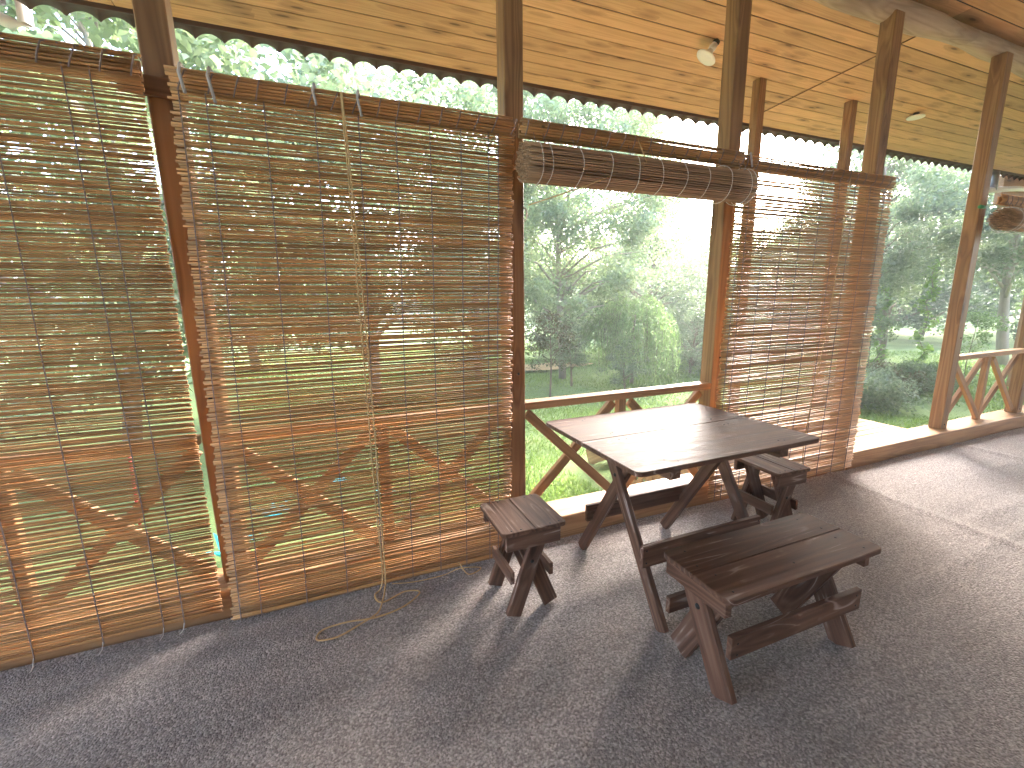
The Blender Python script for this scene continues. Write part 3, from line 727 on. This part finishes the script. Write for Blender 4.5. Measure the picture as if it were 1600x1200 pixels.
# turquoise ornaments and a red stake beyond the blinds
def spike_star(x, y, s, label, seed):
    r = random.Random(seed); vf = []
    for k in range(8):
        a = k*math.pi/4 + r.uniform(-.2, .2); L_ = s*r.uniform(.7, 1.1); up = r.uniform(.25, .8)
        tip = Vector((math.cos(a)*L_, math.sin(a)*L_, up*L_)); sd_ = Vector((-math.sin(a), math.cos(a), 0))*s*.16
        m1 = tip*.35; V = [(0, 0, .01), tuple(m1+sd_), tuple(tip), tuple(m1-sd_), tuple(m1*.9+Vector((0, 0, -s*.1)))]
        vf.append((V, [(0, 1, 2), (0, 2, 3), (0, 4, 1), (0, 3, 4), (1, 4, 2), (3, 2, 4)]))
    V, F = merge(vf); o = mesh_obj('garden_star', V, F, M['turq']); o.location = (x, y, GZ+.06)
    tag(o, label, 'ornament', 'turquoise spiky garden ornaments')
spike_star(-.86, 3.75, .24, 'turquoise spiky ornament whose point shows left of the foot of the dark post', 1)
spike_star(-.62, 4.35, .19, 'turquoise spiky ornament behind the left third of the big blind', 2)
spike_star(-.05, 4.9, .15, 'small turquoise spiky ornament highest behind the middle of the big blind', 3)
spike_star(.38, 4.35, .15, 'turquoise spiky ornament behind the rope on the big blind', 4)
tag(tube('red_stake', [(-1.55, 4.2, GZ), (-1.53, 4.2, .30)], .011, M['red'], None, 8), 'thin red stake seen faintly through the leftmost blind', 'stake')

# ------------------------------------------------------------------ trees and plants
def leaves(centres, n, size, spread, flat=.6, aspect=1.7, droop=0., r=rng):
    """n leaf-shaped faces scattered round centres; spread = per-centre radius"""
    ci = r.integers(0, len(centres), n); C0 = centres[ci]; sp = spread[ci][:, None] if hasattr(spread, '__len__') else spread
    d = r.normal(size=(n, 3)); d /= np.linalg.norm(d, axis=1)[:, None]; d *= (r.random(n)[:, None])**.45
    p = C0 + d*sp*np.array([1, 1, .7])
    nrm = r.normal(size=(n, 3))*flat + np.array([0, 0, 1.]); nrm /= np.linalg.norm(nrm, axis=1)[:, None]
    ax = r.normal(size=(n, 3)); ax[:, 2] -= droop; ax -= nrm*(ax*nrm).sum(1)[:, None]; ax /= np.linalg.norm(ax, axis=1)[:, None]
    sd_ = np.cross(nrm, ax); s = size*r.uniform(.6, 1.25, n)[:, None]
    a = p - ax*s*.5; b_ = p + sd_*s*.5/aspect + nrm*s*.08; c = p + ax*s*.5 - np.array([0, 0, 1])*s*.12; dd = p - sd_*s*.5/aspect + nrm*s*.08
    V = np.stack([a, b_, c, dd], 1).reshape(-1, 3); q = np.arange(n)[:, None]*4
    return V, np.concatenate([q, q+1, q+2, q+3], 1)
def tree(x, y, h, cr, label, leafm='leaf', nleaf=14000, ls=.07, base=.3, seed=1, nclump=60, csp=.5, trunk_r=.10, bark='trunk', lean=(0, 0), flat=.7, droop=.2, group='trees and tall shrubs in the garden', name='garden_tree', cat='tree', top=None, ysc=1., gaps=0.):
    r = np.random.default_rng(seed); root = empty(name, (x, y, GZ), label, cat, group)
    z0 = base*h; zc = (z0+h)/2; rz = (h-z0)/2
    C0 = []
    while len(C0) < nclump:
        u = r.normal(size=3); u /= np.linalg.norm(u); u *= r.uniform(.35, 1.)**.6
        w_ = 1 - .35*max(0, u[2])
        p = np.array([lean[0]+u[0]*cr*w_, lean[1]+u[1]*cr*w_*ysc, zc+u[2]*rz])
        C0.append(p)
    C0 = np.array(C0); C0 += r.normal(size=C0.shape)*.08*cr
    sp = csp*r.uniform(.6, 1.25, len(C0))
    V, F = leaves(C0, nleaf, ls, sp, flat, 1.7, droop, r)
    mesh_obj('crown', V, F, M[leafm], root)
    parts = []
    if trunk_r > 0:
        pts = []; n = 8
        for k in range(n+1):
            t = k/n; pts.append((lean[0]*t + .06*cr*math.sin(3*t+seed), lean[1]*t+.06*cr*math.sin(4*t+seed*2), -.05+t*h*.82))
        parts.append(tube_data(pts, [trunk_r*(1-.8*k/n) for k in range(n+1)], 8))
        for p in C0[::2]:
            t = min(.95, max(.15, (p[2]-.28*cr)/(h*.82))); k = t*n; a = Vector(pts[int(k)]).lerp(Vector(pts[min(n, int(k)+1)]), k-int(k)); e = Vector(p)
            m_ = a.lerp(e, .5)+Vector((0, 0, .1*cr)); rr = trunk_r*(1-.8*t)*.5
            parts.append(tube_data([a, m_, e], [rr, rr*.6, rr*.2], 5))
        Vt, Ft = merge(parts); mesh_obj('trunk', Vt, Ft, M[bark], root, True)
    return root
G1 = 'trees and tall shrubs in the garden'
# near broad-leaved trees behind the left blinds
tree(-2.6, 7.6, 7.2, 3.0, 'broad-leaved tree above the leftmost blind close to the eave', 'leaf_pale', 28000, .15, .12, 31, 90, .7, .12, 'trunk_pale')
tree(.6, 8.6, 6.6, 2.7, 'broad-leaved tree showing above the big blind', 'leaf_pale', 27000, .13, .12, 32, 90, .65, .12, 'trunk_pale')
tree(3.2, 10.4, 8.0, 2.4, 'loose leafy tree seen just left of the rolled blind under the eave', 'leaf_pale', 22000, .10, .1, 33, 80, .5, .10)
tree(5.4, 10.1, 8.6, 2.5, 'tall leaning leafy tree filling the left half of the open bay', 'leaf_pale', 60000, .10, .10, 34, 200, .5, .10, 'trunk_pale', (.35, 0))
tree(9.4, 11.4, 5.0, 1.9, 'round crowned tree in the middle of the open bay', 'leaf_silver', 26000, .085, .05, 35, 90, .42, .1)
tree(12.4, 13.2, 4.0, 1.9, 'darker round tree right of the middle in the open bay', 'leaf', 15000, .09, .05, 36, 80, .45, .1)
tree(8.0, 14.5, 4.6, 2.2, 'bushy tree further back in the open bay', 'leaf', 13000, .11, .02, 37, 70, .55, .1)
tree(20.0, 20.5, 5.9, 3.0, 'pale yellow-green distant tree at the right of the open bay', 'leaf_willow', 14000, .16, .02, 38, 70, .8, .12)
tree(14.5, 19.0, 5.4, 3.0, 'distant bushy tree behind the round trees', 'leaf', 20000, .15, .0, 39, 70, .7, .12)
tree(5.5, 16.5, 8.6, 3.4, 'distant tree behind the leaning tree', 'leaf', 20000, .14, .02, 40, 70, .7, .12)
tree(-2.0, 14.5, 7.0, 3.4, 'big tree behind the left blinds', 'leaf_pale', 20000, .15, .02, 41, 70, .8, .14)
tree(-6.5, 11.5, 7.5, 3.2, 'tree outside beyond the leftmost blind', 'leaf_pale', 16000, .15, .02, 42, 70, .8, .14)
tree(-8.0, 6.5, 6.0, 2.4, 'tree beside the left end of the veranda', 'leaf', 9000, .15, .05, 43, 60, .7, .12)
# behind the farther blind and in the opening
tree(14.0, 10.8, 4.6, 2.2, 'tree behind the upper half of the farther blind', 'leaf', 14000, .10, .02, 44, 80, .5, .1)
tree(12.0, 6.9, 6.4, 1.75, 'tall airy tree between the farther blind and the knotty post', 'leaf_silver', 30000, .085, .30, 45, 110, .42, .08, 'trunk', (.2, 0), .8, .6)
tree(15.6, 8.4, 6.4, 2.3, 'tall tree right behind the airy tree in the step opening', 'leaf_silver', 24000, .11, .24, 46, 90, .55, .1)
tree(17.6, 6.3, 6.8, 2.5, 'tall tree with a bare pale trunk behind the far railing', 'leaf_silver', 22000, .11, .34, 47, 100, .55, .15, 'trunk_pale')
tree(21.5, 5.6, 6.8, 2.7, 'drooping tree at the right picture edge', 'leaf', 16000, .13, .18, 48, 80, .65, .13)
for k, (x, y, h, cr) in enumerate(((22, 11.5, 5.2, 3.0), (27, 12.5, 5.6, 3.2), (27, 8.3, 5.4, 3.0), (19, 13.5, 4.4, 2.6), (32, 10, 6.0, 3.5), (25, 16.5, 5.8, 3.2))):
    tree(x, y, h, cr, ('dark dense tree of the wood behind the lawn, left in the step opening', 'dark dense tree deeper in the wood behind the step opening', 'dark dense tree of the wood just right of the knotty post', 'dark bushy tree at the left end of the wood', 'farthest dark tree of the wood behind the far railing', 'dark tree of the wood behind the farther blind')[k], 'leaf_dark', 11000, .17, -.02, 60+k, 70, .8, .16)
# far wood as one mass
r = np.random.default_rng(5); cen = []
for k in range(420):
    a = r.uniform(R_(-6), R_(168)); d = r.uniform(38, 56); hh = 4.5 + 2.0*math.sin(a*7)+1.2*math.sin(a*17)
    cen.append((d*math.cos(a), d*math.sin(a), GZ + r.uniform(.1, 1)*hh))
V, F = leaves(np.array(cen), 60000, .5, np.full(len(cen), 2.4), .8, 1.6, .1, r)
tag(mesh_obj('far_woodland', V, F, M['leaf']), 'far wood closing the garden', kind='stuff')
# shrubs
tree(3.6, 11.8, 3.2, 1.5, 'dense round bush low behind the leaning tree', 'leaf_silver', 12000, .08, -.02, 171, 70, .42, .05, name='garden_shrub', cat='shrub')
tree(7.2, 12.4, 3.4, 1.6, 'dense bush between the leaning tree and the round tree', 'leaf', 12000, .08, -.02, 172, 70, .42, .05, name='garden_shrub', cat='shrub')
tree(10.6, 10.6, 2.9, 1.4, 'pale bushy shrub just behind the right post of the open bay', 'leaf_silver', 12000, .075, -.02, 173, 70, .40, .05, name='garden_shrub', cat='shrub')
tree(16.6, 15.6, 5.2, 2.4, 'bushy pale tree far off at the right of the open bay', 'leaf_willow', 12000, .12, -.02, 174, 70, .6, .08)
tree(4.15, 8.1, 1.9, .55, 'thin rusty-leaved shrub in the left of the open bay', 'leaf_red', 2600, .06, .15, 70, 40, .2, .025, name='garden_shrub', cat='shrub')
tree(5.1, 8.9, 1.5, .4, 'small grey-green shrub left of the weeping tree', 'leaf_silver', 2200, .05, .2, 71, 30, .18, .03, name='garden_shrub', cat='shrub')
tree(5.9, 7.9, 1.1, .5, 'low airy shrub at the left foot of the weeping tree', 'leaf_silver', 3000, .045, .05, 72, 40, .16, .02, name='garden_shrub', cat='shrub')
tree(8.6, 8.7, 2.2, .95, 'grey-green shrub right of the weeping tree', 'leaf_silver', 9000, .06, .02, 73, 60, .28, .04, name='garden_shrub', cat='shrub')
tree(9.9, 8.6, 1.5, .8, 'dark shrub by the right post of the open bay', 'leaf', 6000, .06, .02, 74, 50, .26, .03, name='garden_shrub', cat='shrub')
tree(8.9, 4.9, .62, .75, 'low grey-green shrub beyond the landing', 'leaf_silver', 9000, .055, .0, 75, 60, .24, .02, name='garden_shrub', cat='shrub')
tree(10.2, 5.3, .55, .8, 'low brownish shrub beyond the landing, nearer the knotty post', 'leaf_red', 6000, .055, .0, 76, 50, .24, .02, name='garden_shrub', cat='shrub')
tree(11.5, 5.2, .55, .7, 'low green shrub behind the knotty post', 'leaf', 6000, .055, .0, 77, 50, .24, .02, name='garden_shrub', cat='shrub')
tree(9.9, 5.4, 2.0, .35, 'slender sapling rising from the low shrubs', 'leaf_silver', 1500, .06, .35, 78, 26, .16, .014, name='garden_sapling', cat='sapling')
tree(13.6, 5.4, 1.8, .45, 'slender pale sapling on the lawn left of the knotty post', 'leaf_willow', 1800, .06, .3, 79, 26, .2, .014, name='garden_sapling', cat='sapling')
for k, (x, y, z1, lab) in enumerate(((13.6, 7.3, 2.2, 'bright climbing vine hanging at the left of the step opening'), (14.4, 6.7, 2.6, 'bright vine column hanging near the knotty post'))):
    r = np.random.default_rng(80+k); cen = np.array([(0.12*math.sin(i*.7), .1*math.cos(i*.9), .15+(z1)*i/24) for i in range(25)])
    V, F = leaves(cen, 420, .12, np.full(25, .16), .5, 1.2, .8, r)
    root = empty('climbing_vine', (x, y, GZ), lab, 'vine', 'bright climbing vines'); mesh_obj('leaves', V, F, M['leaf_bright'], root)
    tube('stem', [(x+c[0]*.6, y+c[1]*.6, GZ+c[2]) for c in cen[::3]], .012, M['trunk'], root, 5)
# weeping willow: drooping strands
r = np.random.default_rng(90); root = empty('weeping_tree', (6.6, 8.6, GZ), 'small light green weeping tree with trailing strands in the open bay', 'tree')
parts = [tube_data([(0, 0, -.05), (.05, .02, .6), (.0, 0, 1.2), (.05, 0, 1.6)], [.05, .04, .03, .015], 7)]; Ls = []; tw = []
for k in range(360):
    a = r.uniform(0, 2*math.pi); rad_ = r.uniform(.15, 1.)**.7*1.12*r.uniform(.85, 1.18); top = 1.85 - .5*rad_**1.6 + r.normal()*.15
    bx, by = math.cos(a)*rad_, math.sin(a)*rad_; ln = top - r.uniform(.02, .55)
    sh = 1+.22*math.sin(3*a+1); bx *= sh; by *= sh; ln *= r.uniform(.55, 1)
    P = [(bx*.35, by*.35, top-.05), (bx*.8, by*.8, top+.08), (bx, by, top-.12), (bx*1.06, by*1.06, top-ln*.5), (bx*1.04+r.normal()*.04, by*1.04, top-ln*.97)]
    P = [tuple(v) for v in bez(P, 5)]
    if k % 3 == 0: tw.append(tube_data(P, .004, 3, False))
    c = np.array(P[4:]); Ls.append(leaves(c, 58, .08, np.full(len(c), .045), 1.2, 4., 2.6, r))
V = np.concatenate([v for v, f in Ls]); off = np.cumsum([0]+[len(v) for v, f in Ls[:-1]]); F = np.concatenate([f+o for (v, f), o in zip(Ls, off)])
mesh_obj('crown', V, F, M['leaf_willow'], root); Vt, Ft = merge(parts+tw); mesh_obj('trunk', Vt, Ft, M['trunk'], root, True)
# grass blades
r = np.random.default_rng(99); n = 130000
d = 4.0 + 16*r.random(n)**1.3; a = r.uniform(R_(14), R_(100), n); px = d*np.cos(a); py = d*np.sin(a)
ok = (py > 3.5) & ~((px < 5.8) & (px > 2.5) & (py < 4.7)); px, py = px[ok], py[ok]; n = len(px)
pz = GZ + .05*np.sin(px*.7+1)*np.sin(py*.9) + .03*np.sin(px*1.9+py*1.3) - .01
hh = r.uniform(.025, .075, n)*(1+.6*np.sin(px*1.1)*np.sin(py*1.7)); th = r.uniform(0, 6.28, n); wd = .005+.0009*d[ok]
b0 = np.stack([px+np.cos(th)*wd, py+np.sin(th)*wd, pz], -1); b1 = np.stack([px-np.cos(th)*wd, py-np.sin(th)*wd, pz], -1)
tp_ = np.stack([px+r.normal(size=n)*.035, py+r.normal(size=n)*.035, pz+hh], -1)
V = np.stack([b0, b1, tp_], 1).reshape(-1, 3); F = np.arange(3*n).reshape(-1, 3)
tag(mesh_obj('grass', V, F, M['grassblade']), 'short uneven grass of the lawn', kind='stuff')

# ------------------------------------------------------------------ haze volume added as a pale glare veil over the garden
hm = bpy.data.materials.new('haze_veil'); hm.use_nodes = True; nt = hm.node_tree; nt.nodes.clear()
pv = nt.nodes.new('ShaderNodeVolumePrincipled'); pv.inputs['Density'].default_value = .0080; pv.inputs['Color'].default_value = (.98, 1, .97, 1)
o_ = nt.nodes.new('ShaderNodeOutputMaterial'); nt.links.new(pv.outputs[0], o_.inputs['Volume'])
a, z0, z1 = 125, -3, 9.6
V = [(x, y, z) for z in (z0, z1) for x, y in ((-a, -a), (a, -a), (a, a), (-a, a))]
tag(mesh_obj('haze', V, [(0, 3, 2, 1), (4, 5, 6, 7), (0, 1, 5, 4), (1, 2, 6, 5), (2, 3, 7, 6), (3, 0, 4, 7)], hm), 'faint haze volume added to pale the garden like lens glare', kind='stuff')
